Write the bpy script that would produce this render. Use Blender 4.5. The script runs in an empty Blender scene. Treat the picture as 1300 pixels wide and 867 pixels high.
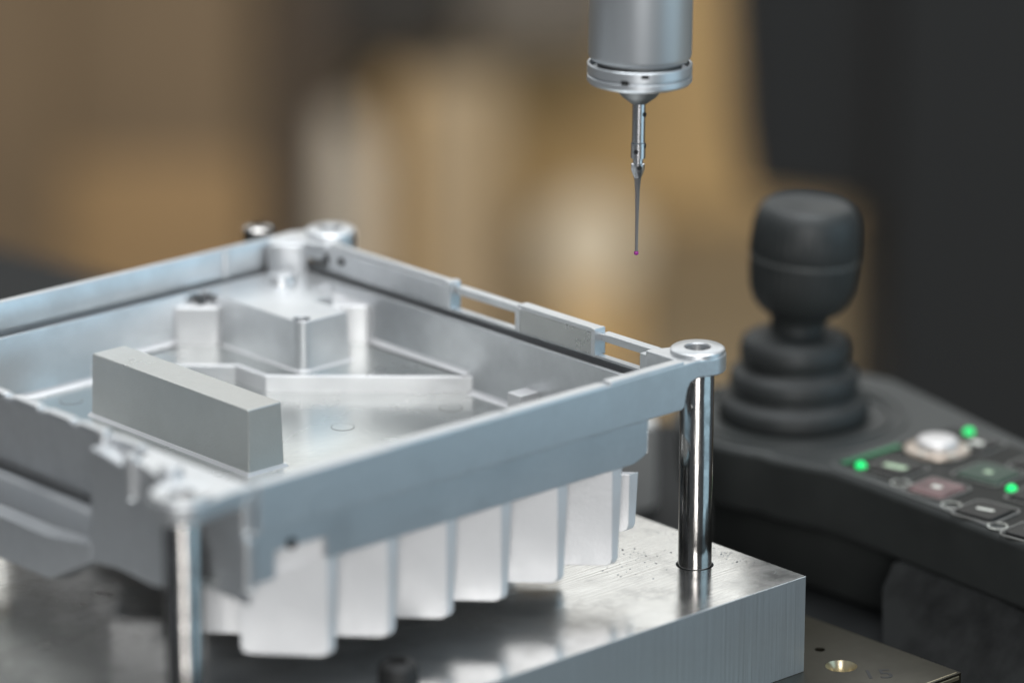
import bpy, bmesh, math, random
from mathutils import Vector, Matrix
random.seed(7)
S = 0.01                       # all lengths below are centimetres
sc = bpy.context.scene
COL = sc.collection
R = math.radians

# ------------------------------------------------------------------ camera
cam_d = bpy.data.cameras.new('camera')
cam = bpy.data.objects.new('camera', cam_d); COL.objects.link(cam)
cam_d.sensor_width = 36; cam_d.lens = 149.5
cam_d.clip_start = 0.05; cam_d.clip_end = 60
cam.location = Vector((-83.553, -84.087, 43.556)) * S
fwd = Vector((0.6417, 0.7077, -0.2957)).normalized()
rgt = fwd.cross(Vector((0, 0, 1))).normalized()
upv = rgt.cross(fwd)
cam.rotation_euler = Matrix((rgt, upv, -fwd)).transposed().to_euler()
cam_d.dof.use_dof = True
cam_d.dof.focus_distance = 1.255
cam_d.dof.aperture_fstop = 3.9
cam_d.dof.aperture_blades = 0
sc.camera = cam

# ------------------------------------------------------------------ world, exposure
w = bpy.data.worlds.new('World'); sc.world = w; w.use_nodes = True
w.node_tree.nodes['Background'].inputs[0].default_value = (0.80, 0.90, 1.0, 1)
w.node_tree.nodes['Background'].inputs[1].default_value = 0.14
sc.view_settings.view_transform = 'Standard'
sc.view_settings.look = 'None'
sc.view_settings.exposure = 0.0
sc.view_settings.gamma = 1.0
sc.view_settings.use_curve_mapping = False
sc.cycles.use_denoising = True
sc.cycles.max_bounces = 8
sc.cycles.caustics_reflective = False
sc.cycles.sample_clamp_indirect = 6

# horizontal frame of the room: u to the right, v away from the camera
fh = Vector((fwd.x, fwd.y, 0)).normalized()
C0 = Vector((-83.553, -84.087, 0))
def room(u, v, z):
    p = C0 + rgt * u + fh * v
    return Vector((p.x, p.y, z))
ROOM_Z = math.atan2(rgt.y, rgt.x)

def lamp(name, loc, target, sx, sy, power, color):
    d = bpy.data.lights.new(name, 'AREA'); d.shape = 'RECTANGLE'
    d.size = sx * S; d.size_y = sy * S; d.energy = power; d.color = color
    o = bpy.data.objects.new(name, d); COL.objects.link(o)
    o.location = Vector(loc) * S
    o.rotation_euler = (Vector(target) - Vector(loc)).to_track_quat('-Z', 'Y').to_euler()
    return o
# tall window behind the photographer, a cooler one to the right, ceiling panels, window high at the back
lamp('window_light_front', room(15, -150, 70), (-8, 5, 4), 95, 190, 42, (1.0, 0.99, 0.975))
lamp('window_light_side', room(300, 20, 60), (-8, 5, 4), 260, 300, 31, (0.52, 0.81, 1.0))
lamp('ceiling_light', (5, 15, 240), (-8, 5, 4), 200, 160, 82, (0.95, 0.98, 1.0))
lamp('window_light_back', room(-40, 420, 190), (-8, 5, 4), 420, 160, 31, (0.95, 0.99, 1.0))
lamp('background_fill_light', room(8, 282, 12), room(20, 455, -80), 60, 40, 23, (1.0, 0.87, 0.68))  # added lamp, there only to brighten the blurred background

# ------------------------------------------------------------------ materials
def mat(name, base, metallic=0.0, rough=0.5, var=0.0, vscale=60, rvar=0.0, bump=0.0, bscale=600,
        stretch=(1, 1, 1), bdist=0.0004, emit=None, estr=0.0, base2=None, detail=4, coat=0.0, spec=None):
    m = bpy.data.materials.new(name); m.use_nodes = True
    nt = m.node_tree; N = nt.nodes; L = nt.links
    b = N['Principled BSDF']
    b.inputs['Base Color'].default_value = (*base, 1)
    b.inputs['Metallic'].default_value = metallic
    b.inputs['Roughness'].default_value = rough
    if spec is not None: b.inputs['Specular IOR Level'].default_value = spec
    if coat: b.inputs['Coat Weight'].default_value = coat; b.inputs['Coat Roughness'].default_value = 0.15
    if emit:
        b.inputs['Emission Color'].default_value = (*emit, 1); b.inputs['Emission Strength'].default_value = estr
    tc = N.new('ShaderNodeTexCoord')
    mp = N.new('ShaderNodeMapping'); mp.inputs['Scale'].default_value = stretch
    L.new(tc.outputs['Object'], mp.inputs['Vector'])
    if var or base2 or rvar:
        n = N.new('ShaderNodeTexNoise'); n.inputs['Scale'].default_value = vscale
        n.inputs['Detail'].default_value = detail; n.inputs['Roughness'].default_value = 0.62
        L.new(tc.outputs['Object'], n.inputs['Vector'])
        if var or base2:
            mx = N.new('ShaderNodeMix'); mx.data_type = 'RGBA'
            c2 = base2 if base2 else tuple(c * (1 - var) for c in base)
            mx.inputs['A'].default_value = (*base, 1); mx.inputs['B'].default_value = (*c2, 1)
            mr = N.new('ShaderNodeMapRange'); mr.inputs['From Min'].default_value = 0.4; mr.inputs['From Max'].default_value = 0.65
            L.new(n.outputs['Fac'], mr.inputs['Value']); L.new(mr.outputs['Result'], mx.inputs['Factor'])
            L.new(mx.outputs['Result'], b.inputs['Base Color'])
        if rvar:
            mr = N.new('ShaderNodeMapRange'); mr.inputs['From Min'].default_value = 0.35; mr.inputs['From Max'].default_value = 0.7
            mr.inputs['To Min'].default_value = max(0.02, rough - rvar); mr.inputs['To Max'].default_value = rough + rvar
            L.new(n.outputs['Fac'], mr.inputs['Value']); L.new(mr.outputs['Result'], b.inputs['Roughness'])
    if bump:
        n2 = N.new('ShaderNodeTexNoise'); n2.inputs['Scale'].default_value = bscale
        n2.inputs['Detail'].default_value = 3
        L.new(mp.outputs['Vector'], n2.inputs['Vector'])
        bp = N.new('ShaderNodeBump'); bp.inputs['Strength'].default_value = bump; bp.inputs['Distance'].default_value = bdist
        L.new(n2.outputs['Fac'], bp.inputs['Height']); L.new(bp.outputs['Normal'], b.inputs['Normal'])
    return m

M = {}
M['cast'] = mat('cast_aluminium', (0.72, 0.735, 0.75), 0.86, 0.39, var=0.13, vscale=55, rvar=0.07, bump=0.10, bscale=1200)
M['cast_rough'] = mat('cast_aluminium_skin', (0.56, 0.565, 0.55), 0.85, 0.34, var=0.05, vscale=60, rvar=0.07, bump=0.22, bscale=1800, bdist=0.0006)
M['cast_floor'] = mat('cast_floor_aluminium', (0.66, 0.68, 0.67), 0.93, 0.27, var=0.05, vscale=25, rvar=0.04, bump=0.10, bscale=500)
M['fin'] = mat('lit_face_aluminium', (0.85, 0.85, 0.86), 0.55, 0.44, var=0.04, vscale=60, rvar=0.05, bump=0.15, bscale=900)  # paler copy of the cast metal; light on fins and fillets is in the colour
M['mark'] = mat('groove_shade', (0.22, 0.22, 0.21), 0.3, 0.5)
M['steel'] = mat('polished_steel', (0.39, 0.375, 0.36), 1.0, 0.17, var=0.35, vscale=140, rvar=0.08, bump=0.16, bscale=900, stretch=(1, 1, 0.06))
M['chrome'] = mat('stylus_steel', (0.74, 0.74, 0.76), 1.0, 0.26)
M['probe'] = mat('anodised_probe_aluminium', (0.62, 0.65, 0.68), 0.7, 0.38, bump=0.08, bscale=800, stretch=(1, 1, 4))
M['probe_dark'] = mat('dark_probe_collar', (0.10, 0.105, 0.11), 0.3, 0.45)
M['probe_cone'] = mat('grey_probe_cone', (0.22, 0.23, 0.23), 0.5, 0.45)
M['stem'] = mat('carbide_stem', (0.30, 0.29, 0.29), 0.8, 0.32)
M['ruby'] = mat('ruby', (0.38, 0.03, 0.30), 0.0, 0.1, emit=None)
M['black'] = mat('flat_black', (0.01, 0.01, 0.01), 0.0, 0.6)  # flat black for dark parts, also standing in for shade inside holes
M['granite'] = mat('granite_table', (0.013, 0.014, 0.0145), 0.0, 0.6, var=0.3, vscale=30, bump=0.05, bscale=200, spec=0.15)
M['bronze'] = mat('bronzed_fixture_plate', (0.060, 0.054, 0.038), 0.75, 0.36, var=0.3, vscale=30, rvar=0.08)
M['bronze_edge'] = mat('pale_bronze_edge', (0.55, 0.48, 0.33), 0.9, 0.3)  # paler bronze for the plate's front chamfer and the hole's cone
M['plastic'] = mat('charcoal_plastic', (0.038, 0.041, 0.040), 0.0, 0.48, var=0.2, vscale=40, bump=0.1, bscale=1500, spec=0.35)
M['plastic_grey'] = mat('grey_plastic_housing', (0.020, 0.021, 0.021), 0.0, 0.8, spec=0.08, var=0.6, vscale=45)
M['plastic_light'] = mat('pale_ridge_grey', (0.085, 0.09, 0.088), 0.0, 0.45)  # paler grey, for the painted ridge highlight and the knob seam
M['rubber'] = mat('black_rubber', (0.024, 0.027, 0.027), 0.0, 0.58, var=0.35, vscale=50, rvar=0.08)
M['panel'] = mat('keypad_overlay', (0.010, 0.011, 0.010), 0.0, 0.45, var=0.2, spec=0.15)
M['key'] = mat('black_key', (0.009, 0.009, 0.009), 0.0, 0.35, spec=0.2)
M['key_red'] = mat('dull_red_key', (0.16, 0.10, 0.10), 0.0, 0.4, var=0.4, vscale=90, spec=0.25)
M['key_green'] = mat('dull_green_key', (0.03, 0.055, 0.04), 0.0, 0.4, spec=0.25)
M['key_edge'] = mat('pale_key_bezel', (0.20, 0.20, 0.19), 0.2, 0.35)  # paler bezel outline round each key
M['ink'] = mat('pale_key_ink', (0.65, 0.66, 0.60), 0.0, 0.5)
M['ink_green'] = mat('pale_green_ink', (0.42, 0.55, 0.38), 0.0, 0.5)
M['dial'] = mat('pale_metal_button', (0.62, 0.60, 0.59), 0.3, 0.35)
M['dial_ring'] = mat('button_ring', (0.45, 0.38, 0.32), 0.4, 0.3)
M['led'] = mat('green_led', (0.0, 0.3, 0.08), 0.0, 0.3, emit=(0.0, 0.85, 0.18), estr=1.25)
M['led_dim'] = mat('green_light_strip', (0.02, 0.10, 0.05), 0.0, 0.4, emit=(0.01, 0.40, 0.13), estr=0.22)

def plate_material():
    m = bpy.data.materials.new('machined_aluminium_top'); m.use_nodes = True
    nt = m.node_tree; N = nt.nodes; L = nt.links; b = N['Principled BSDF']
    b.inputs['Metallic'].default_value = 0.96
    tc = N.new('ShaderNodeTexCoord')
    geo = N.new('ShaderNodeNewGeometry')
    # stains (broad, irregular), scuffs (fine) and dirt specks
    st = N.new('ShaderNodeTexNoise'); st.inputs['Scale'].default_value = 34; st.inputs['Detail'].default_value = 7; st.inputs['Roughness'].default_value = 0.7
    L.new(tc.outputs['Object'], st.inputs['Vector'])
    mx = N.new('ShaderNodeMix'); mx.data_type = 'RGBA'
    mx.inputs['A'].default_value = (0.70, 0.70, 0.69, 1); mx.inputs['B'].default_value = (0.52, 0.515, 0.505, 1)
    mr = N.new('ShaderNodeMapRange'); mr.inputs['From Min'].default_value = 0.5; mr.inputs['From Max'].default_value = 0.68
    L.new(st.outputs['Fac'], mr.inputs['Value']); L.new(mr.outputs['Result'], mx.inputs['Factor'])
    sp = N.new('ShaderNodeTexNoise'); sp.inputs['Scale'].default_value = 1300; sp.inputs['Detail'].default_value = 2
    L.new(tc.outputs['Object'], sp.inputs['Vector'])
    sp2 = N.new('ShaderNodeTexNoise'); sp2.inputs['Scale'].default_value = 22
    L.new(tc.outputs['Object'], sp2.inputs['Vector'])
    ad = N.new('ShaderNodeMath'); ad.operation = 'ADD'
    L.new(sp.outputs['Fac'], ad.inputs[0]); L.new(sp2.outputs['Fac'], ad.inputs[1])
    mr2 = N.new('ShaderNodeMapRange'); mr2.inputs['From Min'].default_value = 1.30; mr2.inputs['From Max'].default_value = 1.36
    L.new(ad.outputs[0], mr2.inputs['Value'])
    mx2 = N.new('ShaderNodeMix'); mx2.data_type = 'RGBA'; mx2.inputs['B'].default_value = (0.06, 0.055, 0.05, 1)
    L.new(mx.outputs['Result'], mx2.inputs['A']); L.new(mr2.outputs['Result'], mx2.inputs['Factor'])
    L.new(mx2.outputs['Result'], b.inputs['Base Color'])
    mr3 = N.new('ShaderNodeMapRange'); mr3.inputs['To Min'].default_value = 0.12; mr3.inputs['To Max'].default_value = 0.30
    mr3.inputs['From Min'].default_value = 0.35; mr3.inputs['From Max'].default_value = 0.7
    L.new(st.outputs['Fac'], mr3.inputs['Value']); L.new(mr3.outputs['Result'], b.inputs['Roughness'])
    mp = N.new('ShaderNodeMapping'); mp.inputs['Scale'].default_value = (30, 1300, 1); L.new(tc.outputs['Object'], mp.inputs['Vector'])
    n2 = N.new('ShaderNodeTexNoise'); n2.inputs['Scale'].default_value = 1.0; n2.inputs['Detail'].default_value = 3
    L.new(mp.outputs['Vector'], n2.inputs['Vector'])
    bp = N.new('ShaderNodeBump'); bp.inputs['Strength'].default_value = 0.12; bp.inputs['Distance'].default_value = 0.0003
    L.new(n2.outputs['Fac'], bp.inputs['Height']); L.new(bp.outputs['Normal'], b.inputs['Normal'])
    return m
M['plate_top'] = plate_material()

def sawn_material():
    m = mat('sawn_aluminium_edge', (0.64, 0.68, 0.70), 0.78, 0.38, var=0.12, vscale=30, rvar=0.06)
    nt = m.node_tree; N = nt.nodes; L = nt.links; b = N['Principled BSDF']
    tc = N.new('ShaderNodeTexCoord')
    mp = N.new('ShaderNodeMapping'); mp.inputs['Scale'].default_value = (800, 800, 18); mp.inputs['Rotation'].default_value = (0, R(-7), 0)
    L.new(tc.outputs['Object'], mp.inputs['Vector'])
    n = N.new('ShaderNodeTexNoise'); n.inputs['Scale'].default_value = 1; n.inputs['Detail'].default_value = 4
    L.new(mp.outputs['Vector'], n.inputs['Vector'])
    bp = N.new('ShaderNodeBump'); bp.inputs['Strength'].default_value = 0.5; bp.inputs['Distance'].default_value = 0.0004
    L.new(n.outputs['Fac'], bp.inputs['Height']); L.new(bp.outputs['Normal'], b.inputs['Normal'])
    return m
M['sawn'] = sawn_material()
M['bright_edge'] = mat('pale_edge_aluminium', (0.82, 0.84, 0.85), 0.6, 0.4, var=0.2, vscale=200)  # paler, more diffuse metal for the block's chamfers

# ------------------------------------------------------------------ mesh helpers
def obj(name, bm, m, parent=None, bevel=0.0, seg=2, smooth_angle=40, loc=None):
    me = bpy.data.meshes.new(name)
    bmesh.ops.recalc_face_normals(bm, faces=bm.faces)
    for v in bm.verts: v.co *= S
    bm.to_mesh(me); bm.free()
    for mm in (m if isinstance(m, (list, tuple)) else [m]): me.materials.append(mm)
    me.shade_smooth(); me.set_sharp_from_angle(angle=R(smooth_angle))
    o = bpy.data.objects.new(name, me); COL.objects.link(o)
    if parent is not None: o.parent = parent
    if loc is not None: o.location = Vector(loc) * S
    if bevel:
        b = o.modifiers.new('edge', 'BEVEL'); b.width = bevel * S; b.segments = seg
        b.limit_method = 'ANGLE'; b.angle_limit = R(35); b.harden_normals = True
    return o

def poly_prism(bm, pts, z0, z1, taper=None, top_pts=None):
    top_pts = top_pts or pts
    a = [bm.verts.new((x, y, z0)) for x, y in pts]
    b = [bm.verts.new((x, y, z1)) for x, y in top_pts]
    n = len(pts)
    bm.faces.new(a[::-1]); bm.faces.new(b)
    for i in range(n):
        bm.faces.new((a[i], a[(i + 1) % n], b[(i + 1) % n], b[i]))
    return bm

def section(bm, pts, a0, a1, axis):
    """extrude a 2-D section; axis 'x': pts are (y,z); axis 'y': pts are (x,z)"""
    f = (lambda p, a: (a, p[0], p[1])) if axis == 'x' else (lambda p, a: (p[0], a, p[1]))
    A = [bm.verts.new(f(p, a0)) for p in pts]; B = [bm.verts.new(f(p, a1)) for p in pts]
    n = len(pts)
    bm.faces.new(A[::-1]); bm.faces.new(B)
    for i in range(n): bm.faces.new((A[i], A[(i + 1) % n], B[(i + 1) % n], B[i]))
    return bm

def box(bm, x0, x1, y0, y1, z0, z1):
    return poly_prism(bm, [(x0, y0), (x1, y0), (x1, y1), (x0, y1)], z0, z1)

def lathe(bm, prof, cx=0, cy=0, n=48, close=False):
    """prof: list of (r, z); open profile from axis to axis, or closed ring if close"""
    rings = []
    for r, z in prof:
        if r < 1e-6: rings.append([bm.verts.new((cx, cy, z))])
        else: rings.append([bm.verts.new((cx + r * math.cos(2 * math.pi * k / n), cy + r * math.sin(2 * math.pi * k / n), z)) for k in range(n)])
    m = len(rings)
    for i in range(m if close else m - 1):
        A, B = rings[i], rings[(i + 1) % m]
        for k in range(n):
            k2 = (k + 1) % n
            if len(A) == 1 and len(B) == 1: continue
            if len(A) == 1: bm.faces.new((A[0], B[k2], B[k]))
            elif len(B) == 1: bm.faces.new((A[k], A[k2], B[0]))
            else: bm.faces.new((A[k], A[k2], B[k2], B[k]))
    return bm

def arc(cx, cy, r, a0, a1, n=10):
    return [(cx + r * math.cos(R(a0 + (a1 - a0) * i / n)), cy + r * math.sin(R(a0 + (a1 - a0) * i / n))) for i in range(n + 1)]

def rrect(cx, cy, w, h, r, rot=0, n=4):
    pts = []
    for sx, sy, a in ((1, 1, 0), (-1, 1, 90), (-1, -1, 180), (1, -1, 270)):
        pts += arc(sx * (w / 2 - r), sy * (h / 2 - r), r, a, a + 90, n)
    c, s = math.cos(R(rot)), math.sin(R(rot))
    return [(cx + x * c - y * s, cy + x * s + y * c) for x, y in pts]

def cut(o, cutters):
    """carve the cutter meshes out of o for good, then delete the cutters"""
    for c in cutters:
        c.parent = o.parent
        md = o.modifiers.new('cut', 'BOOLEAN'); md.object = c; md.operation = 'DIFFERENCE'; md.solver = 'EXACT'
        # booleans go before the bevel
    names = [m.name for m in o.modifiers if m.type == 'BEVEL']
    bev = [(m.width, m.segments) for m in o.modifiers if m.type == 'BEVEL']
    for nme in names: o.modifiers.remove(o.modifiers[nme])
    dg = bpy.context.evaluated_depsgraph_get(); dg.update()
    me = bpy.data.meshes.new_from_object(o.evaluated_get(dg))
    o.modifiers.clear(); old = o.data; o.data = me; me.name = old.name
    me.shade_smooth(); me.set_sharp_from_angle(angle=R(35))
    for c in cutters: bpy.data.objects.remove(c)
    for w_, s_ in bev:
        b = o.modifiers.new('edge', 'BEVEL'); b.width = w_; b.segments = s_; b.limit_method = 'ANGLE'; b.angle_limit = R(35); b.harden_normals = True

def cyl_cutter(x, y, r, z0, z1, n=40):
    bm = bmesh.new(); lathe(bm, [(0, z0), (r, z0), (r, z1), (0, z1)], x, y, n)
    return obj('hole_cutter', bm, M['black'])

def thing(name, label, cat, loc=(0, 0, 0), group=None):
    o = bpy.data.objects.new(name, None); COL.objects.link(o); o.empty_display_size = 0.02
    o.location = Vector(loc) * S
    o['label'] = label; o['category'] = cat
    if group: o['group'] = group
    return o
def tag(o, label, cat, group=None):
    o['label'] = label; o['category'] = cat
    if group: o['group'] = group
    return o

# ------------------------------------------------------------------ setting: floor, wall, granite table
bm = bmesh.new(); box(bm, -900, 900, -500, 900, -92, -90)
o = obj('floor', bm, mat('shop_floor', (0.30, 0.235, 0.15), 0, 0.6, var=0.2, vscale=3)); o['kind'] = 'structure'
bm = bmesh.new(); box(bm, -420, 420, 0, 10, -90, 260)
o = obj('wall', bm, mat('tan_wall', (0.46, 0.34, 0.195), 0, 0.7, var=0.12, vscale=2)); o['kind'] = 'structure'
o.location = room(0, 560, 0) * S; o.rotation_euler = (0, 0, ROOM_Z)

# granite surface plate: far edge runs obliquely behind the casting
GT = -4.6
bm = bmesh.new()
poly_prism(bm, [(-95, -46), (19.5, -46), (21.5, 5), (24.2, 12), (23.0, 16.5), (18.6, 20.5), (14.0, 58), (-95, 70)], GT - 16, GT)
o = obj('table_surface', bm, M['granite'], bevel=0.3); o['kind'] = 'structure'

# ------------------------------------------------------------------ bronze fixture plate under the block
fp = thing('fixture_plate', 'dark bronze fixture plate with holes lying under the aluminium block', 'fixture plate', (0, 0, GT))
bm = bmesh.new(); box(bm, -34, 5.1, -6.1, 26, 0.0, 1.6 - 0.001)
pl = obj('plate_body', bm, [M['bronze'], M['bronze_edge']], fp, bevel=0)
cut(pl, [cyl_cutter(2.85, -3.36, 0.48, -0.5, 3), cyl_cutter(3.35, -2.0, 0.16, 1.2, 3)])
def ring_part(name, x, y, r0, r1, z0, z1, m, parent):
    bm = bmesh.new(); lathe(bm, [(r0, z0), (r0, z1 - (r1 - r0) * 0.0), (r1, z1), (r1, z0)], x, y, 36, close=True)
    return obj(name, bm, m, parent)
bm = bmesh.new(); lathe(bm, [(0.33, 0.3), (0.33, 1.33), (0.478, 1.597), (0.479, 0.3)], 2.85, -3.36, 36, close=True)
obj('bushing', bm, M['bronze_edge'], fp)  # pale cone; light on the hole's chamfer is put into its colour
bm = bmesh.new(); section(bm, [(-6.12, 1.50), (-6.02, 1.604), (-5.98, 1.604), (-5.98, 1.4), (-6.12, 1.4)], -34, 5.0, 'x')
obj('pale_chamfer', bm, M['bronze_edge'], fp)
def text_mesh(name, body, size, depth, m, parent, loc, rot):
    cu = bpy.data.curves.new(name, 'FONT'); cu.body = body; cu.size = size * S; cu.extrude = depth * S
    cu.align_x = 'CENTER'; cu.align_y = 'CENTER'
    tmp = bpy.data.objects.new(name, cu); COL.objects.link(tmp)
    dg = bpy.context.evaluated_depsgraph_get(); dg.update()
    me = bpy.data.meshes.new_from_object(tmp.evaluated_get(dg))
    bpy.data.objects.remove(tmp)
    me.materials.clear(); me.materials.append(m)
    o = bpy.data.objects.new(name, me); COL.objects.link(o); o.parent = parent
    o.location = Vector(loc) * S; o.rotation_euler = rot
    return o
text_mesh('stamped_number', '15', 1.0, 0.003, M['black'], fp, (3.15, -4.55, 1.602), (0, 0, R(-36)))

# ------------------------------------------------------------------ aluminium base block
PX1, PY0, PX0, PY1 = 1.72, -2.92, -30, 22.5
bl = thing('base_block', 'thick machined aluminium block with bright sawn edge carrying four steel pins', 'base block', (0, 0, -3.0))
bm = bmesh.new(); box(bm, PX0, PX1, PY0, PY1, 0.0, 3.0)
body = obj('block_body', bm, [M['sawn'], M['plate_top'], M['bright_edge']], bl, bevel=0.08, seg=1)
PINS = [(0, 0), (0.25, 17.0), (-19.0, 0.05), (-19.0, 17.0)]
cut(body, [cyl_cutter(x, y, 0.555, 1.2, 4) for x, y in PINS] + [cyl_cutter(-12.45, -1.0, 0.60, 1.6, 4)])
for p in body.data.polygons:
    p.material_index = 1 if p.normal.z > 0.9 else 0
body.modifiers['edge'].material = 2
bm = bmesh.new(); lathe(bm, [(0, 1.65), (0.24, 1.65), (0.26, 1.93), (0.40, 1.91), (0.54, 1.80), (0.57, 1.6), (0.57, 0), (0, 0)], 0, 0, 36)
obj('socket_screw', bm, M['black'], bl, loc=(-12.45, -1.0, 1.601))

# swarf and dust lying on the block
def specks(name, cx, cy, sx, sy, n, r0, r1, m, label, cat, seed):
    rnd = random.Random(seed); bm = bmesh.new()
    for _ in range(n):
        x = rnd.gauss(cx, sx); y = rnd.gauss(cy, sy); r = rnd.uniform(r0, r1) * (1.6 if rnd.random() < 0.1 else 1); a0 = rnd.uniform(0, 6)
        e = rnd.uniform(0.4, 1)
        a = [bm.verts.new((x + r * math.cos(a0 + k * 1.257) * rnd.uniform(0.6, 1), y + e * r * math.sin(a0 + k * 1.257), 0.0015 + r * 0.3 * rnd.random())) for k in range(5)]
        t = bm.verts.new((x, y, r * 0.5)); b = [bm.verts.new((v.co.x, v.co.y, 0.0005)) for v in a]
        for k in range(5):
            bm.faces.new((a[k], a[(k + 1) % 5], t)); bm.faces.new((b[k], b[(k + 1) % 5], a[(k + 1) % 5], a[k]))
    o = obj(name, bm, m, smooth_angle=10); tag(o, label, cat); o['kind'] = 'stuff'
specks('swarf_specks', -0.9, 1.75, 0.75, 0.8, 70, 0.012, 0.035, M['black'], 'scattered dark metal specks on the block between fins and right pin', 'specks', 3)
specks('swarf_specks', 1.2, 0.0, 0.2, 1.2, 60, 0.010, 0.035, M['probe_dark'], 'dark grime specks along the right edge of the block', 'specks', 4)
specks('dust_specks', -15.5, 7.0, 1.6, 3.0, 90, 0.01, 0.03, M['dial'], 'pale dust specks on the shaded left of the block', 'dust', 5)

# ------------------------------------------------------------------ steel pins
pin_labels = ['polished steel pin under the right lug, nearest the joystick',
              'steel pin under the far corner lug, mostly hidden behind the tray',
              'blurred steel pin with a white glint under the nearest left lug',
              'steel pin under the lug beyond the left edge of the photo']
def pin_bm():
    bm = bmesh.new()
    lathe(bm, [(0, -1.7), (0.5, -1.7), (0.5, 6.03), (0.46, 6.08), (0.36, 6.08), (0.35, 6.5), (0, 6.5)], 0, 0, 64)
    return bm
first = None
for i, (x, y) in enumerate(PINS):
    if first is None:
        first = obj('support_pin', pin_bm(), M['steel'], loc=(x, y, 0)); p = first
    else:
        p = first.copy(); COL.objects.link(p); p.location = Vector((x, y, 0)) * S
    tag(p, pin_labels[i], 'steel pin', 'steel pins carrying the casting')

# ------------------------------------------------------------------ die-cast tray
ct = thing('die_cast_tray', 'silver die-cast aluminium tray with cooling fins below, resting on steel pins', 'casting', (0, 0, 0))
FZ = 3.45
bm = bmesh.new(); poly_prism(bm, [(-17.2, 1.15), (-2.4, 1.15), (-0.9, 2.7), (-0.9, 17.7), (-17.2, 17.7)], 3.27, FZ)
obj('tray_floor', bm, M['cast_floor'], ct)
for x, y in ((-6.09, 8.89), (-2.49, 8.08), (-10.6, 16.4), (-13.0, 9.5)):      # shallow ejector-pin discs ringed by groove shade painted as a dark line
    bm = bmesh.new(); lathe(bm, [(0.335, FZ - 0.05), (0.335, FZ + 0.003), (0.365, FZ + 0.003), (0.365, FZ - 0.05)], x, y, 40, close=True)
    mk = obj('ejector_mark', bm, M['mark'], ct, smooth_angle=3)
    bm = bmesh.new(); lathe(bm, [(0, FZ - 0.05), (0.33, FZ - 0.05), (0.33, FZ + 0.010), (0, FZ + 0.010)], x, y, 40)
    obj('disc', bm, M['cast_floor'], mk, smooth_angle=3)
bm = bmesh.new(); section(bm, [(-0.26, 3.86), (1.16, 3.29), (1.16, FZ), (-0.1, 4.1), (-0.26, 4.1)], -14.45, -2.45, 'x')
for v in bm.verts:
    if v.co.x > -3: v.co.x += max(0, v.co.y + 0.3) * 0.6 - 0.9
obj('floor_fillet', bm, M['cast_floor'], ct)
# right wall: inner lip, groove, outer fence
rw = [(-1.04, 3.25), (-0.99, 5.54), (-0.95, 5.58), (-0.83, 5.58), (-0.81, 5.0), (-0.50, 5.0), (-0.48, 5.72), (-0.74, 5.74), (-0.75, 5.83), (-0.52, 5.84),
      (-0.44, 5.65), (-0.36, 5.2), (-0.62, 5.15), (-0.66, 3.95), (-0.8, 3.25)]
bm = bmesh.new(); section(bm, rw, 1.75, 17.75, 'y'); obj('right_wall', bm, M['cast'], ct, bevel=0.015)
rw2 = [(-1.0, 5.25), (-0.99, 5.54), (-0.95, 5.58), (-0.83, 5.58), (-0.81, 5.3), (-0.50, 5.3), (-0.48, 5.72), (-0.74, 5.74), (-0.75, 5.83), (-0.52, 5.84), (-0.44, 5.65), (-0.36, 5.25)]
bm = bmesh.new(); section(bm, rw2, 0.9, 1.75, 'y'); obj('right_wall', bm, M['cast'], ct, bevel=0.015)
# near corner of the body is cut back on the diagonal to clear the pin
bm = bmesh.new(); poly_prism(bm, [(-2.45, -0.48), (-0.82, 1.22), (-1.1, 1.5), (-2.75, -0.2)], 4.14, 5.3); obj('corner_wall', bm, M['cast'], ct)
def fence(name, x0, x1, y0, y1, z0, z1, m='cast', bv=0.03):
    bm = bmesh.new(); box(bm, x0, x1, y0, y1, z0, z1); return obj(name, bm, M[m], ct, bevel=bv)
fence('fence_panel', -0.76, -0.45, 10.15, 15.9, 5.80, 6.50)
fence('fence_cap', -0.62, -0.38, 9.95, 16.3, 6.44, 6.62)
fence('fence_tooth', -0.80, -0.34, 10.02, 10.28, 5.80, 6.66)
fence('link_bar', -0.56, -0.24, 7.0, 10.0, 6.25, 6.48)
fence('fence_panel', -0.78, -0.50, 3.62, 7.05, 5.80, 6.50, 'cast_rough')
fence('fence_cap', -0.74, -0.34, 3.60, 7.02, 6.44, 6.62)
fence('fence_tooth', -0.82, -0.36, 3.52, 3.68, 5.80, 6.64)
fence('fence_tooth', -0.81, -0.40, 6.85, 7.05, 5.80, 6.56)
fence('link_bar', -0.54, -0.20, 1.3, 3.55, 6.22, 6.46)
fence('fence_tooth', -0.95, -0.30, 0.95, 1.45, 5.6, 6.42)
fence('fence_tooth', -1.0, -0.7, 0.45, 0.6, 5.6, 6.5)
for yy in (16.0, 15.25):
    bm = bmesh.new(); lathe(bm, [(0, -0.02), (0.12, -0.02), (0.12, 0.05), (0, 0.05)], 0, 0, 20)
    bmesh.ops.rotate(bm, verts=bm.verts, cent=(0, 0, 0), matrix=Matrix.Rotation(R(-90), 3, 'Y'))
    obj('rivet_hole_shade', bm, M['black'], ct, loc=(-0.765, yy, 6.2))  # black disc on the fence, painting the shade inside a hole
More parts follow.
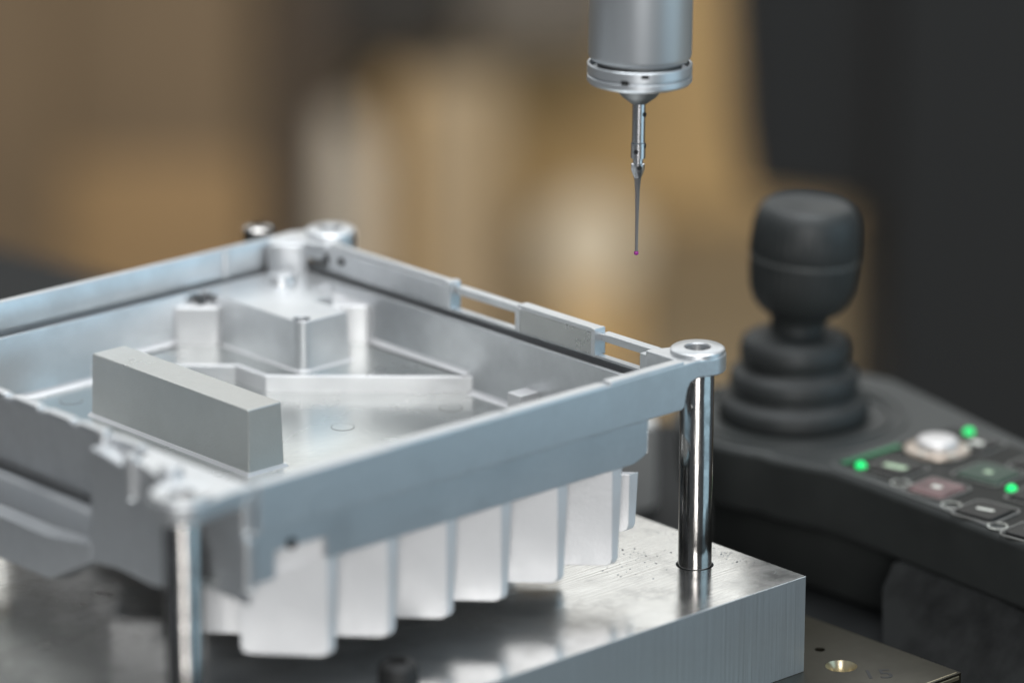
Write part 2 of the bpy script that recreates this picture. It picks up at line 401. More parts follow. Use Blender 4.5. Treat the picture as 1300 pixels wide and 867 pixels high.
# back wall (runs along x)
bw = [(17.55, 3.1), (17.48, 5.52), (17.50, 5.56), (17.58, 5.56), (17.60, 5.0), (17.92, 5.0), (17.92, 5.66), (17.77, 5.70), (17.78, 6.52), (17.82, 6.58), (18.0, 6.58), (18.08, 6.5), (18.08, 3.9), (17.9, 3.1)]
bm = bmesh.new(); section(bm, bw, -17.4, -0.55, 'x'); obj('back_wall', bm, M['cast'], ct, bevel=0.02)
bm = bmesh.new(); lathe(bm, [(0, 5.7), (0.13, 5.7), (0.13, 6.45), (0.09, 6.5), (0, 6.5)], 0, 0, 16)
obj('wall_rib', bm, M['cast'], ct, loc=(-3.42, 17.80, 0))
# front wall: two outer bands with a step between
def slab_y(bm, pts, y0, y1):
    A = [bm.verts.new((x, y0, z)) for x, z in pts]; B = [bm.verts.new((x, y1, z)) for x, z in pts]
    bm.faces.new(A); bm.faces.new(B[::-1])
    for i in range(len(pts)): bm.faces.new((A[i], A[(i + 1) % len(pts)], B[(i + 1) % len(pts)], B[i]))
    return bm
up = [(-17.0, 5.22), (-1.25, 5.22), (-1.14, 5.30), (-1.09, 5.55), (-1.03, 5.82), (-0.90, 6.00), (-0.65, 6.07), (-0.45, 6.08), (-0.45, 6.60), (-17.0, 6.60)]
obj('front_rim', slab_y(bmesh.new(), up, -0.66, -0.26), M['cast'], ct, bevel=0.04, seg=3)
lo = [(-17.0, 3.72), (-16.30, 3.76), (-16.28, 4.52), (-14.52, 4.50), (-14.50, 3.86), (-2.95, 3.92), (-2.52, 4.10), (-2.42, 4.25), (-2.38, 5.24), (-17.0, 5.24)]
obj('front_wall', slab_y(bmesh.new(), lo, -0.47, -0.22), M['cast'], ct, bevel=0.03)
bm = bmesh.new(); box(bm, -17.0, -1.5, -0.35, 0.02, 5.1, 5.5); obj('front_ledge', bm, M['cast'], ct)
bm = bmesh.new(); box(bm, -14.5, -2.6, -0.235, 0.02, 4.0, 5.12); obj('inner_wall', bm, M['cast'], ct)
for x0, x1, h in ((-4.1, -1.15, 6.68), (-8.0, -4.25, 6.64), (-12.3, -8.1, 6.63)):
    bm = bmesh.new(); box(bm, x0, x1, -0.64, -0.27, 6.5, h); obj('rim_pad', bm, M['cast'], ct, bevel=0.05, seg=3)
bm = bmesh.new(); lathe(bm, [(0, -0.02), (0.16, -0.02), (0.16, 0.03), (0, 0.03)], 0, 0, 20)
bmesh.ops.rotate(bm, verts=bm.verts, cent=(0, 0, 0), matrix=Matrix.Rotation(R(90), 3, 'X'))
obj('drilled_hole_shade', bm, M['black'], ct, loc=(-15.75, -0.51, 4.62))  # black disc on the wall, painting the dark of a drilled hole
# lugs
def lug(cx, cy, outline, ztop=6.66, zbot=6.06, rr=0.82, up=0.09):
    bm = bmesh.new(); poly_prism(bm, outline, zbot, ztop - 0.07)
    o = obj('mounting_lug', bm, M['cast'], ct, bevel=0.05, seg=3)
    cut(o, [cyl_cutter(cx, cy, 0.37, 5, 8)])
    bm = bmesh.new(); lathe(bm, [(0.365, zbot + 0.1), (0.365, ztop + up - 0.04), (0.40, ztop + up), (rr - 0.09, ztop + up), (rr - 0.02, ztop + 0.04), (rr - 0.0, ztop - 0.2), (rr - 0.3, zbot + 0.1)], cx, cy, 56, close=True)
    obj('boss_ring', bm, M['cast'], o)
    return o
lug(0, 0, arc(0, 0, 0.84, -95, 100, 24) + [(-0.9, 1.15), (-1.05, 1.1), (-1.05, -0.64), (-0.6, -0.66)])
lug(0.25, 17.0, arc(0.25, 17.0, 0.84, -100, 110, 24) + [(-0.6, 18.05), (-1.7, 17.9), (-1.2, 17.4), (-0.8, 16.0), (-0.35, 15.8)])
lug(-19.0, 0.05, arc(-19.0, 0.05, 0.86, 130, 275, 20) + [(-17.9, -0.62), (-17.0, -0.60), (-17.1, 0.4), (-17.3, 3.6), (-18.1, 3.2), (-18.6, 1.4)], up=0.02)
lug(-19.0, 17.0, arc(-19.0, 17.0, 0.86, 90, 270, 20) + [(-17.9, 16.4), (-17.1, 15.0), (-17.1, 17.6)])
bm = bmesh.new(); poly_prism(bm, [(-16.1, 1.30), (-14.40, -0.40), (-14.25, -0.25), (-15.95, 1.45)], 3.0, 4.5); obj('notch_rib', bm, M['fin'], ct)
# corner lug wedge above the far post
for x, y, r, z1 in ((-2.2, 16.5, 0.48, 5.82),):
    bm = bmesh.new(); lathe(bm, [(0, 5.4), (r + 0.04, 5.4), (r, z1 - 0.08), (r - 0.08, z1), (0, z1)], x, y, 28); obj('corner_post', bm, M['cast'], ct)
bm = bmesh.new(); poly_prism(bm, [(-1.9, 17.6), (-1.8, 17.35), (-1.15, 16.75), (-0.9, 16.7), (-0.9, 17.6)], 5.4, 6.52); obj('corner_web', bm, M['cast'], ct, bevel=0.08, seg=3)
# left wall with recess, flange and pillar
lw = [(-17.05, 3.1), (-17.08, 4.2), (-17.48, 6.50), (-17.40, 6.60), (-17.15, 6.60), (-17.10, 6.5), (-17.0, 3.1)]
bm = bmesh.new(); section(bm, lw, -0.30, 17.9, 'y'); obj('left_wall', bm, M['cast'], ct, bevel=0.03)
for k in range(9):
    y0 = 3.9 + 1.55 * k
    bm = bmesh.new(); box(bm, -17.47, -17.16, y0, y0 + 1.2, 6.5, 6.66 + 0.02 * (k % 2)); obj('rim_pad', bm, M['cast'], ct, bevel=0.06, seg=3)
fl = [(-17.38, 4.32), (-17.75, 4.24), (-17.95, 4.0), (-18.02, 3.62), (-18.30, 3.40), (-18.38, 2.6), (-18.3, 2.15), (-17.6, 2.0), (-17.2, 2.4), (-17.1, 3.2)]
fl2 = [(-17.38, 4.32), (-17.75, 4.24), (-17.95, 4.0), (-18.02, 3.75), (-18.13, 3.6), (-18.13, 3.3), (-18.12, 3.08), (-17.6, 3.02), (-17.2, 3.1), (-17.1, 3.2)]
bm = bmesh.new(); rows = [[bm.verts.new((x, y, z)) for x, z in f_] for y, f_ in ((5.35, fl2), (7.1, fl), (7.5, fl), (19.5, fl))]
bm.faces.new(rows[0]); bm.faces.new(rows[-1][::-1])
for A, B in zip(rows, rows[1:]):
    for i in range(len(A)): bm.faces.new((A[i], A[(i + 1) % len(A)], B[(i + 1) % len(A)], B[i]))
obj('side_flange', bm, M['cast'], ct, smooth_angle=32)
pts = [(5.30, 6.45), (2.0, 6.1), (1.6, 5.6), (1.5, 3.3), (2.6, 3.12), (4.2, 3.18), (5.45, 3.04), (5.45, 4.0), (5.35, 4.35)]
bm = bmesh.new()
A = [bm.verts.new((-18.12, y, z)) for y, z in pts]; B = [bm.verts.new((-17.25, y, z)) for y, z in pts]
bm.faces.new(A); bm.faces.new(B[::-1])
for i in range(len(pts)): bm.faces.new((A[i], A[(i + 1) % len(pts)], B[(i + 1) % len(pts)], B[i]))
obj('corner_pillar', bm, M['cast'], ct, bevel=0.10, seg=3)
for x, y, r, z0, z1 in ((-18.12, 3.35, 0.24, 5.45, 6.72), (-17.6, 5.3, 0.2, 5.9, 6.85), (-18.15, 1.6, 0.34, 5.9, 6.85), (-17.25, -0.42, 0.24, 5.3, 6.45), (-17.15, -0.35, 0.22, 3.6, 5.1)):
    bm = bmesh.new(); lathe(bm, [(0, z0), (r * 0.8, z0), (r, z0 + 0.08), (r, z1 - 0.1), (r * 0.75, z1), (0, z1)], x, y, 24)
    obj('corner_boss', bm, M['cast'], ct, smooth_angle=20)
# far knob behind the back rim
bm = bmesh.new(); lathe(bm, [(0, 5.4), (0.42, 5.4), (0.42, 6.15), (0.5, 6.2), (0.5, 6.6), (0.38, 6.7), (0.2, 6.7), (0.2, 6.5), (0, 6.5)], -1.1, 19.0, 28)
obj('rear_boss', bm, M['steel'], ct)
bm = bmesh.new(); box(bm, -1.5, -0.7, 18.0, 19.0, 5.5, 5.95); obj('rear_tab', bm, M['cast'], ct, bevel=0.05)
# fillets where the walls meet the floor; their highlight is in the pale metal
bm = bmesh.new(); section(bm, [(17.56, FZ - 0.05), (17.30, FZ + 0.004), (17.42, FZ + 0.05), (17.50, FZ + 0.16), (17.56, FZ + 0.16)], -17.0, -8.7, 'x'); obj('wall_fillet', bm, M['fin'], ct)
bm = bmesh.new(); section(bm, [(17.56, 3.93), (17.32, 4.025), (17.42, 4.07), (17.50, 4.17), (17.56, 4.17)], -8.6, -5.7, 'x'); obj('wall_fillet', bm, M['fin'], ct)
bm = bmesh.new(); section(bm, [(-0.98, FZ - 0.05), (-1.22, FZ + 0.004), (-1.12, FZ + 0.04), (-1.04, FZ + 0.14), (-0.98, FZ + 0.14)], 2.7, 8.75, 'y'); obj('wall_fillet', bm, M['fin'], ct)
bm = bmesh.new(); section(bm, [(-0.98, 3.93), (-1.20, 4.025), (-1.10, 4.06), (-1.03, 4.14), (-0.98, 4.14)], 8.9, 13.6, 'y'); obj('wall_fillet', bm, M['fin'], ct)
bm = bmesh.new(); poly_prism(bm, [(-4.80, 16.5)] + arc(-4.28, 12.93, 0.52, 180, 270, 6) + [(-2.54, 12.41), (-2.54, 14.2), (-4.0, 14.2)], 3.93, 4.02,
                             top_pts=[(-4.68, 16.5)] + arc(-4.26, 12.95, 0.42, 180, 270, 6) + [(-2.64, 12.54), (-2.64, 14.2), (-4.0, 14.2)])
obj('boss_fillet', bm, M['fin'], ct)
# interior: raised floor, upright block, stepped boss
bm = bmesh.new(); poly_prism(bm, [(-0.98, 8.72), (-5.62, 13.02), (-5.62, 14.5), (-8.9, 17.6), (-0.98, 17.6)], FZ - 0.1, 3.98)
obj('raised_floor', bm, M['cast_floor'], ct, bevel=0.05, seg=3)
bm = bmesh.new()
pts = [(-5.62, 13.0), (-0.98, 8.70), (-0.98, 8.86), (-5.52, 13.1), (-5.52, 14.55), (-8.86, 17.6), (-9.05, 17.6), (-5.70, 14.50), (-5.70, 13.05)]
poly_prism(bm, pts, FZ - 0.1, 3.985); obj('step_edge', bm, M['fin'], ct, bevel=0.03, seg=2)
bm = bmesh.new(); poly_prism(bm, [(-11.0, 7.27), (-9.66, 7.27), (-9.66, 14.85), (-11.0, 14.85)], FZ - 0.1, 5.42,
                             top_pts=[(-10.95, 7.31), (-9.71, 7.31), (-9.71, 14.78), (-10.95, 14.78)])
ub = obj('upright_block', bm, M['cast_rough'], ct, bevel=0.05, seg=3)
bm = bmesh.new(); poly_prism(bm, [(-11.16, 7.11), (-9.50, 7.11), (-9.50, 14.98), (-11.16, 14.98)], FZ - 0.1, FZ + 0.09,
                             top_pts=[(-11.03, 7.24), (-9.63, 7.24), (-9.63, 14.88), (-11.03, 14.88)])
obj('fillet', bm, M['fin'], ub)
bm = bmesh.new(); poly_prism(bm, [(-4.66, 17.6)] + arc(-4.26, 12.95, 0.40, 180, 270, 6) + [(-2.75, 12.55), (-2.66, 12.62), (-2.66, 14.25), (-1.9, 14.25), (-1.9, 15.4), (-1.0, 15.4), (-1.0, 17.6)], 3.9, 5.55,
                             top_pts=[(-4.60, 17.6)] + arc(-4.22, 12.99, 0.38, 180, 270, 6) + [(-2.78, 12.61), (-2.72, 12.68), (-2.72, 14.29), (-1.9, 14.29), (-1.9, 15.4), (-1.0, 15.4), (-1.0, 17.6)])
sb = obj('stepped_boss', bm, M['cast'], ct, bevel=0.05, seg=3)
cut(sb, [cyl_cutter(-4.28, 12.98, 0.27, 5.12, 6.5)])
bm = bmesh.new(); lathe(bm, [(0, 4.9), (0.14, 4.9), (0.14, 5.36), (0, 5.38)], -4.28, 12.98, 20); obj('screw_stub', bm, M['chrome'], ct)
bm = bmesh.new(); poly_prism(bm, [(-5.72, 17.6), (-5.72, 17.45), (-4.76, 16.55), (-4.5, 16.6), (-4.5, 17.6)], 3.9, 5.2); obj('corner_boss', bm, M['fin'], ct, bevel=0.05)
bm = bmesh.new(); poly_prism(bm, [(-2.7, 14.9), (-1.86, 14.18), (-1.16, 13.56), (-0.95, 13.6), (-0.95, 15.5), (-2.7, 15.5)], 3.9, 5.2); obj('corner_boss', bm, M['fin'], ct, bevel=0.05)
bm = bmesh.new(); lathe(bm, [(0, 5.1), (0.16, 5.1), (0.16, 5.5), (0, 5.5)], -4.86, 17.25, 20); obj('screw_stub', bm, M['probe_dark'], ct)
bm = bmesh.new(); box(bm, -1.75, -1.0, 5.75, 6.35, 3.4, 4.22); obj('stub', bm, M['fin'], ct, bevel=0.04)
# cooling fins: diagonal, tapered, ends cut flush with the front
def fin(csum, xl, xr, front=False, zb=0.98):
    dx = 1 / math.sqrt(2)
    # s measured along (1,-1)/sqrt2 from the point with x = xr
    Lh = (xr - xl) / dx
    x0, y0 = xr, csum - xr
    rc = 0.2
    top = [(-2.15, 3.28), (-0.2, 3.9), (0, 3.92)] if front else [(0, 3.28)]
    prof = top + [(-0.05, zb + rc), (-0.05 - rc * 0.3, zb + rc * 0.3), (-0.05 - rc, zb), (-Lh + rc, 1.02), (-Lh + rc * 0.3, 1.02 + rc * 0.3), (-Lh, 1.02 + rc), (-Lh - 0.0, 3.28)]
    def th(z): return 0.085 + 0.055 * (z - 0.98) / 3
    bm = bmesh.new(); A = []; B = []
    for s, z in prof:
        t = th(z)
        for sgn, Lst in ((-1, A), (1, B)):
            ss = s + sgn * t
            Lst.append(bm.verts.new((x0 + ss * dx + sgn * t * dx, y0 - ss * dx + sgn * t * dx, z)))
    bm.faces.new(A); bm.faces.new(B[::-1]); n = len(A)
    for i in range(n): bm.faces.new((A[i], A[(i + 1) % n], B[(i + 1) % n], B[i]))
    return obj('cooling_fin', bm, M['fin'], ct, bevel=0.018)
for k, xr in enumerate((-14.26, -12.10, -9.95, -7.90, -5.74, -3.60)):
    fin(xr - 0.42, (-16.0, -16.0, -14.0)[min(k, 2)], xr, True)
fin(-1.9, -13.0, -2.22, zb=1.5)
for cs in (0.3, 2.5, 4.7, 6.9, 9.1, 11.3):
    xr = -2.62
    fin(cs, max(-12.5, cs - 17.3), xr)

# ------------------------------------------------------------------ touch probe
ang = 0.0
pb = thing('touch_probe', 'grey cylindrical touch probe with slim stylus and ruby tip hanging above the tray', 'touch probe', (-0.12, 2.49, 8.98))
pb.rotation_euler = (0, 0, 0)
def plathe(name, prof, m, n=48, parent=None, sh=40):
    bm = bmesh.new(); lathe(bm, prof, 0, 0, n); return obj(name, bm, M[m], parent or pb, smooth_angle=sh)
bm = bmesh.new(); bmesh.ops.create_uvsphere(bm, u_segments=24, v_segments=16, radius=0.072, matrix=Matrix.Translation((0, 0, 0.10)))
obj('ruby_tip', bm, M['ruby'], pb)
plathe('stylus_stem', [(0, 0.14), (0.045, 0.14), (0.052, 1.3), (0.07, 2.0), (0.095, 2.3), (0.14, 2.55), (0, 2.55)], 'stem')
plathe('stylus_holder', [(0, 2.35), (0.10, 2.36), (0.20, 2.62), (0.20, 2.80), (0.15, 2.82), (0.15, 2.96), (0.215, 2.98), (0.215, 3.42), (0.19, 3.46), (0.19, 4.62), (0, 4.62)], 'chrome', sh=25)
for z, a in ((2.72, -120), (3.2, -150), (4.3, -75), (3.35, -60)):
    bm = bmesh.new(); lathe(bm, [(0, -0.03), (0.07, -0.03), (0.07, 0.025), (0, 0.025)], 0, 0, 18)
    bmesh.ops.rotate(bm, verts=bm.verts, cent=(0, 0, 0), matrix=Matrix.Rotation(R(90), 3, 'Y'))
    o = obj('cross_hole_shade', bm, M['black'], pb, loc=(0.197 * math.cos(R(a)), 0.197 * math.sin(R(a)), z)); o.rotation_euler = (0, 0, R(a))  # black discs painted for the shade inside the cross holes
plathe('probe_cone', [(0, 4.60), (0.24, 4.62), (0.50, 4.82), (0.80, 5.16), (0.85, 5.4), (0, 5.4)], 'probe_cone')
ring = plathe('probe_ring', [(0, 5.20), (1.30, 5.20), (1.48, 5.26), (1.53, 5.32), (1.53, 5.47), (1.50, 5.495), (1.46, 5.50), (1.46, 5.53), (1.50, 5.535), (1.53, 5.56), (1.53, 5.82), (1.50, 5.85), (1.45, 5.84), (1.40, 5.66), (1.2, 5.62), (0, 5.62)], 'probe', 96, sh=25)
for a, z in ((-150, 5.55), (-128, 5.74), (60, 5.6)):
    bm = bmesh.new(); box(bm, -0.11, 0.11, -0.03, 0.03, -0.06, 0.06)
    o = obj('ring_notch_shade', bm, M['black'], ring, loc=(1.51 * math.cos(R(a)), 1.51 * math.sin(R(a)), z)); o.rotation_euler = (0, 0, R(a + 90))  # black blocks painted for the shade inside the ring's notches
plathe('probe_collar', [(0, 5.55), (1.22, 5.55), (1.24, 5.95), (0, 5.95)], 'probe_cone', 64)
plathe('probe_housing', [(0, 5.92), (1.28, 5.92), (1.42, 5.95), (1.48, 6.02), (1.505, 6.12), (1.505, 15.0), (0, 15.0)], 'probe', 96, sh=30)
plathe('probe_quill', [(0, 15.0), (2.2, 15.0), (2.2, 60.0), (0, 60.0)], 'probe_dark', 48, sh=30)
pb.rotation_euler = (0, R(0.7), 0)

# ------------------------------------------------------------------ joystick console
ZT = -2.1
cs = thing('joystick_console', 'charcoal control console with black joystick, round pale button and green lights', 'control console', (16, 6, GT))
def cobj(name, bm, m, parent=None, bevel=0.0, seg=3, sh=40):
    if name in ('joystick_neck', 'joystick_knob', 'knob_cap'):      # the stick leans a little to the right
        bmesh.ops.rotate(bm, verts=bm.verts, cent=(JX, JY, ZT + 2.0), matrix=Matrix.Rotation(R(4.0), 3, fh))
    for v in bm.verts: v.co -= Vector((16, 6, GT))
    return obj(name, bm, m, parent or cs, bevel=bevel, seg=seg, smooth_angle=sh)
JX, JY = 16.95, 12.35
outline = [(12.2, -14), (13.01, -1.6), (13.55, 5.0), (13.70, 7.4), (13.2, 9.6)] + arc(JX, JY, 4.15, 208, 92, 14) + [(19.4, 16.2), (22.2, 14.9), (22.6, 12.8), (22.2, 11.0), (20.9, 5.4), (19.6, -2), (18.6, -14)]
def inset(pts, d):
    c = Vector((sum(p[0] for p in pts) / len(pts), sum(p[1] for p in pts) / len(pts)))
    return [(p[0] + (c.x - p[0]) * d, p[1] + (c.y - p[1]) * d) for p in pts]
bm = bmesh.new(); poly_prism(bm, inset(outline, 0.05), GT + 0.15, ZT, top_pts=outline)
cobj('console_body', bm, M['plastic'], bevel=0.28, seg=4)
# panel overlay
pan = [(14.40, 7.75), (19.9, 7.68), (20.0, 4.8), (18.9, -2), (18.2, -12), (13.1, -12), (13.75, -1.2), (14.15, 3.5)]
bm = bmesh.new(); poly_prism(bm, pan, ZT - 0.02, ZT + 0.035); cobj('keypad_overlay', bm, M['panel'], bevel=0.03, seg=2)
tr = [(13.10, -13), (13.16, -1.6), (13.70, 5.0), (13.90, 7.45), (14.2, 8.0), (14.28, 7.95), (14.02, 7.4), (13.82, 5.0), (13.28, -1.6), (13.22, -13)]
bm = bmesh.new(); poly_prism(bm, tr, ZT - 0.02, ZT + 0.05); cobj('ridge_highlight', bm, M['plastic_light'], bevel=0.02)  # paler strip painting the highlight along the panel's ridge
# platform rings round the joystick
for r0, r1, h in ((3.7, 3.95, 0.07), (3.25, 3.45, 0.10)):
    bm = bmesh.new(); lathe(bm, [(r0, ZT - 0.02), (r0 + 0.05, ZT + h), (r1 - 0.05, ZT + h), (r1, ZT - 0.02)], JX, JY, 64, close=True); cobj('platform_ring', bm, M['plastic'])
# bellows boot
prof = [(0, 0), (2.55, 0), (2.62, 0.15), (2.60, 0.55), (2.50, 0.72), (2.25, 0.80), (2.16, 0.90), (2.20, 1.05), (2.24, 1.30), (2.18, 1.62), (2.02, 1.74), (1.84, 1.80), (1.78, 1.92),
        (1.86, 2.05), (1.90, 2.4), (1.82, 2.75), (1.60, 2.90), (1.15, 3.0), (1.0, 3.12), (0, 3.15)]
bm = bmesh.new(); lathe(bm, [(r, ZT + z) for r, z in prof], JX, JY, 64); cobj('rubber_boot', bm, M['rubber'], sh=60)
prof = [(0, 2.9), (0.98, 2.95), (0.93, 3.2), (0.95, 3.5), (1.15, 3.72), (0, 3.8)]
bm = bmesh.new(); lathe(bm, [(r, ZT + z) for r, z in prof], JX, JY, 48); cobj('joystick_neck', bm, M['rubber'], sh=60)
# knob: lower grip, seam, upper cap with fine ribs
def ribbed(prof, n, depth, z0, z1):
    bm = bmesh.new(); lathe(bm, [(r, ZT + z) for r, z in prof], JX, JY, n)
    for v in bm.verts:
        zz = v.co.z - ZT
        if z0 < zz < z1:
            d = Vector((v.co.x - JX, v.co.y - JY, 0)); k = round((math.atan2(d.y, d.x) % (2 * math.pi)) / (2 * math.pi / n))
            if k % 4 in (0, 1):
                d.normalize(); v.co.x -= d.x * depth; v.co.y -= d.y * depth
    return bm
prof = [(0, 3.6), (1.05, 3.65), (1.38, 3.85), (1.62, 4.15), (1.78, 4.6), (1.83, 5.1), (1.85, 5.55), (1.83, 5.70), (0, 5.72)]
kn = cobj('joystick_knob', ribbed(prof, 160, 0.05, 4.5, 5.6), M['rubber'], sh=60)
prof = [(0, 5.70), (1.82, 5.72), (1.88, 5.80), (1.87, 6.3), (1.83, 6.8), (1.75, 7.15), (1.60, 7.42), (1.40, 7.55), (1.32, 7.56), (1.22, 7.53), (0, 7.53)]
bm = ribbed(prof, 160, 0.055, 5.78, 6.7)
for v in bm.verts: pass
cobj('knob_cap', bm, M['rubber'], sh=60)
bm = bmesh.new(); lathe(bm, [(r, ZT + z) for r, z in [(1.70, 5.64), (1.87, 5.65), (1.885, 5.70), (1.87, 5.75), (1.70, 5.76)]], JX, JY, 96, close=True)
bmesh.ops.rotate(bm, verts=bm.verts, cent=(JX, JY, ZT + 2.0), matrix=Matrix.Rotation(R(4.0), 3, fh)); cobj('seam_ring', bm, M['plastic_light'], sh=60)
# keys
def key(x, y, w_, h_, rot, m, sym=None, symm='ink', frame=True):
    if frame:
        bm = bmesh.new(); outer = rrect(x, y, w_ + 0.26, h_ + 0.26, 0.3, rot); inner = rrect(x, y, w_ + 0.16, h_ + 0.16, 0.26, rot)
        n = len(outer); lv = []
        for ring_, z in ((outer, ZT + 0.03), (outer, ZT + 0.085), (inner, ZT + 0.085), (inner, ZT + 0.03)): lv.append([bm.verts.new((px, py, z)) for px, py in ring_])
        for i in range(4):
            A, B = lv[i], lv[(i + 1) % 4]
            for k in range(n): bm.faces.new((A[k], A[(k + 1) % n], B[(k + 1) % n], B[k]))
        cobj('key_bezel', bm, M['key_edge'])
    bm = bmesh.new(); poly_prism(bm, rrect(x, y, w_, h_, 0.22, rot), ZT + 0.02, ZT + 0.14, top_pts=rrect(x, y, w_ - 0.12, h_ - 0.12, 0.2, rot))
    k = cobj('key', bm, M[m], bevel=0.02)
    if sym:
        bm = bmesh.new(); poly_prism(bm, rrect(x, y, sym[0], sym[1], min(sym) * 0.3, rot + sym[2], 2), ZT + 0.1405, ZT + 0.146)
        s = cobj('key_symbol', bm, M[symm], k)
    return k
KR = 6
key(15.25, 6.0, 1.5, 1.5, KR, 'key', (0.32, 0.85, 8), 'ink_green')
key(14.75, 3.70, 1.5, 1.5, KR, 'key_red', (0.25, 0.35, 0))
key(17.1, 3.55, 1.6, 1.7, KR, 'key_green', (0.24, 0.30, 0), 'ink_green')
key(14.25, 1.15, 1.5, 1.5, KR, 'key', (0.16, 0.62, 10))
key(13.85, -1.2, 1.4, 1.4, KR, 'key', (0.16, 0.5, 10))
key(16.6, 1.0, 1.5, 1.4, KR, 'key', (0.3, 0.3, 0))
key(19.1, 5.85, 1.3, 1.3, KR, 'key', (0.30, 0.50, 0))
key(18.9, 3.0, 1.1, 1.5, KR, 'key', (0.3, 0.3, 0))
# round pale button
for nm, m, prof in (('button_ring', 'dial_ring', [(0, 0), (1.12, 0), (1.10, 0.10), (0.90, 0.20), (0, 0.20)]),
                    ('round_button', 'dial', [(0, 0.15), (0.72, 0.16), (0.72, 0.34), (0.64, 0.44), (0.50, 0.46), (0, 0.47)])):
    bm = bmesh.new(); lathe(bm, [(r, ZT + 0.03 + z) for r, z in prof], 17.71, 6.38, 48); cobj(nm, bm, M[m], sh=50)
for a in (190, 250, 310, 20):
    bm = bmesh.new(); lathe(bm, [(0, 0), (0.12, 0), (0.12, 0.03), (0, 0.035)], 0, 0, 16)
    for v in bm.verts: v.co += Vector((17.71 + 0.97 * math.cos(R(a)), 6.38 + 0.97 * math.sin(R(a)), ZT + 0.17))
    cobj('ring_mark', bm, M['ink'])
for x, y in ((14.57, 6.92), (19.87, 6.9), (16.53, 1.94 + 0.1)):
    bm = bmesh.new(); lathe(bm, [(0, 0), (0.18, 0), (0.18, 0.08), (0.11, 0.17), (0, 0.19)], 0, 0, 20)
    for v in bm.verts: v.co += Vector((x, y, ZT + 0.03))
    cobj('indicator_light', bm, M['led'], sh=60)
for k in range(7):
    x = 14.42 + 0.40 * k
    bm = bmesh.new(); box(bm, x, x + 0.30, 7.44, 7.70, ZT + 0.03, ZT + 0.07); cobj('light_strip', bm, M['led_dim'])
for x, y, l in ((14.35, 4.92, 0.8), (13.95, 2.35, 0.8), (13.55, 0.0, 0.8)):
    bm = bmesh.new(); lathe(bm, [(0.30, ZT + 0.03), (0.30, ZT + 0.06), (0.33, ZT + 0.06), (0.33, ZT + 0.03)], x, y, 24, close=True); cobj('bezel_highlight', bm, M['ink'])  # highlights on the bezels, put in as pale rings

# the console shell is raised above the table on a grey foot
CK = 0.955
cl = Vector((-83.553, -84.087, 43.556)) + CK * (Vector((16, 6, GT)) - Vector((-83.553, -84.087, 43.556)))
cs.location = cl * S; cs.scale = (CK, CK, CK)
gz = (GT - cl.z) / CK + 0.002          # table level in the console's own frame
bm = bmesh.new()
section(bm, [(-2.8, 0.25), (-3.3, -0.5), (-3.9, -1.2), (-4.6, -1.9), (-5.2, gz), (2.0, gz), (2.0, 0.25)], -19, -1.9, 'y')
for v in bm.verts:
    if v.co.y > -5: v.co.y -= max(0.0, -3.3 - v.co.x) * 1.0
obj('base_housing', bm, M['plastic_grey'], cs, smooth_angle=60)
bm = bmesh.new(); section(bm, [(-1.5, 0.25), (-1.5, gz), (4.0, gz), (4.0, 0.25)], -2.5, 8.0, 'y'); obj('rear_foot', bm, M['plastic'], cs, bevel=0.15)

# ------------------------------------------------------------------ things in the room behind
def rbox(name, u0, u1, v0, v1, z0, z1, m, label, cat, bevel=1.0, group=None, lit_front=None):
    bm = bmesh.new(); box(bm, 0, u1 - u0, 0, v1 - v0, 0, z1 - z0)
    if label is None:
        return obj(name, bm, m, None, bevel=bevel)
    t = thing(name, label, cat, room(u0, v0, z0), group); t.rotation_euler = (0, 0, ROOM_Z)
    obj('carcass', bm, m, t, bevel=bevel)
    if lit_front:
        bm = bmesh.new(); box(bm, -0.3, u1 - u0 + 0.3, -0.6, 0.0, (z1 - z0) * lit_front[0], (z1 - z0) * lit_front[1]); obj('panel', bm, lit_front[2], t, bevel=0.3)  # paler sheet on the front, painting its lit part
    return t
K = mat('lit_carton', (0.21, 0.145, 0.078), 0, 0.7, var=0.2, vscale=4)
K2 = mat('shaded_carton', (0.10, 0.074, 0.048), 0, 0.7, var=0.2, vscale=4)
K4 = mat('gap_umber', (0.07, 0.055, 0.045), 0, 0.7)
K3 = mat('tan_board', (0.62, 0.43, 0.21), 0, 0.7, var=0.12, vscale=3)
W1 = mat('off_white_plastic', (0.62, 0.58, 0.52), 0, 0.5)
W2 = mat('pale_board', (0.40, 0.32, 0.22), 0, 0.6)
W3 = mat('white_paper', (0.60, 0.54, 0.44), 0, 0.6)
DK = mat('dark_machine_paint', (0.020, 0.020, 0.021), 0, 0.55)
rbox('cardboard_box', -70, -24, 380, 430, -90, -20, K2, 'large blurred brown cardboard box behind the left of the tray', 'cardboard box', lit_front=(0.02, 0.48, K))  # darker body and lighter lower front put shade and light into the colour
rbox('dark_gap_filler', -28, -19, 425, 450, -90, -20, K4, 'narrow dark brown box added for the dark gap between the brown box and the pale canister', 'crate')  # dark box added in place of the shaded gap
rbox('overhead_bin', -27.5, -5, 440, 470, -61, -15, DK, 'dark grey bin at the top centre above the pale canister', 'bin')
rbox('tan_board', -9, 51, 480, 486, -90, -10, K3, 'wide tan board standing behind the stylus', 'board')
rbox('dark_edge_sheet', -80, -41, 372, 376, -90, 10, K2, 'dark brown sheet added to darken the far left edge behind the tray', 'cabinet')  # thin sheet added so the background darkens towards the left edge
rbox('grey_bin', -4.5, 11.5, 440, 470, -61, -15, mat('grey_machine_paint', (0.12, 0.11, 0.10), 0, 0.6), 'mid grey bin at the top, left of the touch probe', 'bin')
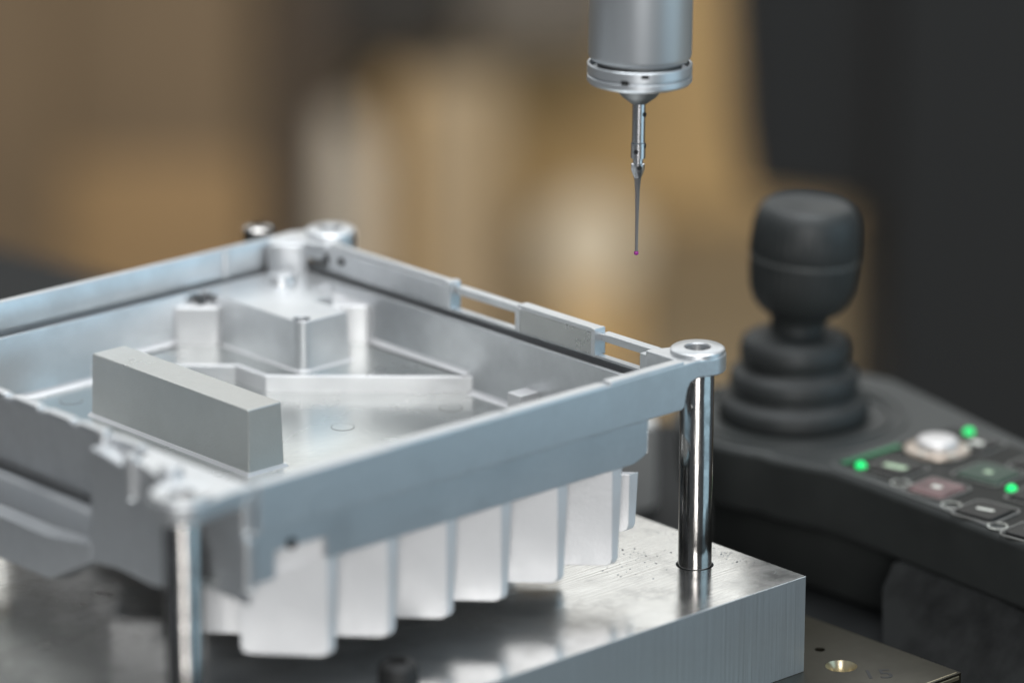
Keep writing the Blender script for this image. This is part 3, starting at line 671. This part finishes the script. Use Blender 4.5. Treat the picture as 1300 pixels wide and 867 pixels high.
t = thing('canister', 'slim off-white canister standing left of centre behind the tray', 'canister', room(-17.6, 430, -90)) 
bm = bmesh.new(); lathe(bm, [(0, 0), (3.3, 0), (3.3, 20), (2.8, 22.5), (0, 22.5)], 0, 0, 32); obj('canister_body', bm, W1, t)
bm = bmesh.new(); lathe(bm, [(0, 22.5), (1.7, 22.5), (1.7, 25), (0, 25)], 0, 0, 32); obj('cap', bm, W1, t)
rbox('pale_board', -9.9, -1.1, 430, 433, -90, -61, W2, 'pale upright board behind the far rim of the tray', 'board')
rbox('brown_post', -13.3, -10.8, 434, 438, -90, -62, K3, 'thin ochre post between canister and pale board', 'post')
t = thing('paper_reel', 'round pale paper reel behind the stylus tip', 'reel', room(8.0, 420, -76.5)); t.rotation_euler = (0, 0, ROOM_Z)
bm = bmesh.new(); lathe(bm, [(0, -4), (5.0, -4), (5.0, 0), (1.2, 0.2), (0, 0.2)], 0, 0, 40)
bmesh.ops.rotate(bm, verts=bm.verts, cent=(0, 0, 0), matrix=Matrix.Rotation(R(90), 3, 'X')); obj('reel_body', bm, W3, t)
bm = bmesh.new(); box(bm, -4, 4, 0, 6, -13.5, -4.8); obj('reel_stand', bm, K3, t, bevel=0.3)
gb = tag(obj('junction_box', poly_prism(bmesh.new(), rrect(9.6, 16.0, 4.6, 5.0, 0.6, 0), GT + 0.002, -1.4), mat('light_grey_box', (0.58, 0.59, 0.58), 0, 0.5), bevel=0.2), 'small grey box on the table, glimpsed between the tray and the pin', 'box')
# black machine column and carriage on the right
mc = thing('machine_column', 'black machine column with overhanging carriage behind the joystick', 'machine column', room(23.6, 262, -90)); mc.rotation_euler = (0, 0, ROOM_Z)
DK2 = mat('black_column_paint', (0.034, 0.034, 0.0342), 0, 0.7, spec=0.1)
bm = bmesh.new(); box(bm, 0, 60, 0, 30, 0, 120); obj('column', bm, DK2, mc, bevel=1)
bm = bmesh.new(); section(bm, [(-10.2, 110), (-9.6, 75), (-8.6, 61.5), (0, 60.5), (2, 60), (2, 110)], 2, 20, 'y'); obj('carriage', bm, DK2, mc, bevel=0.6)
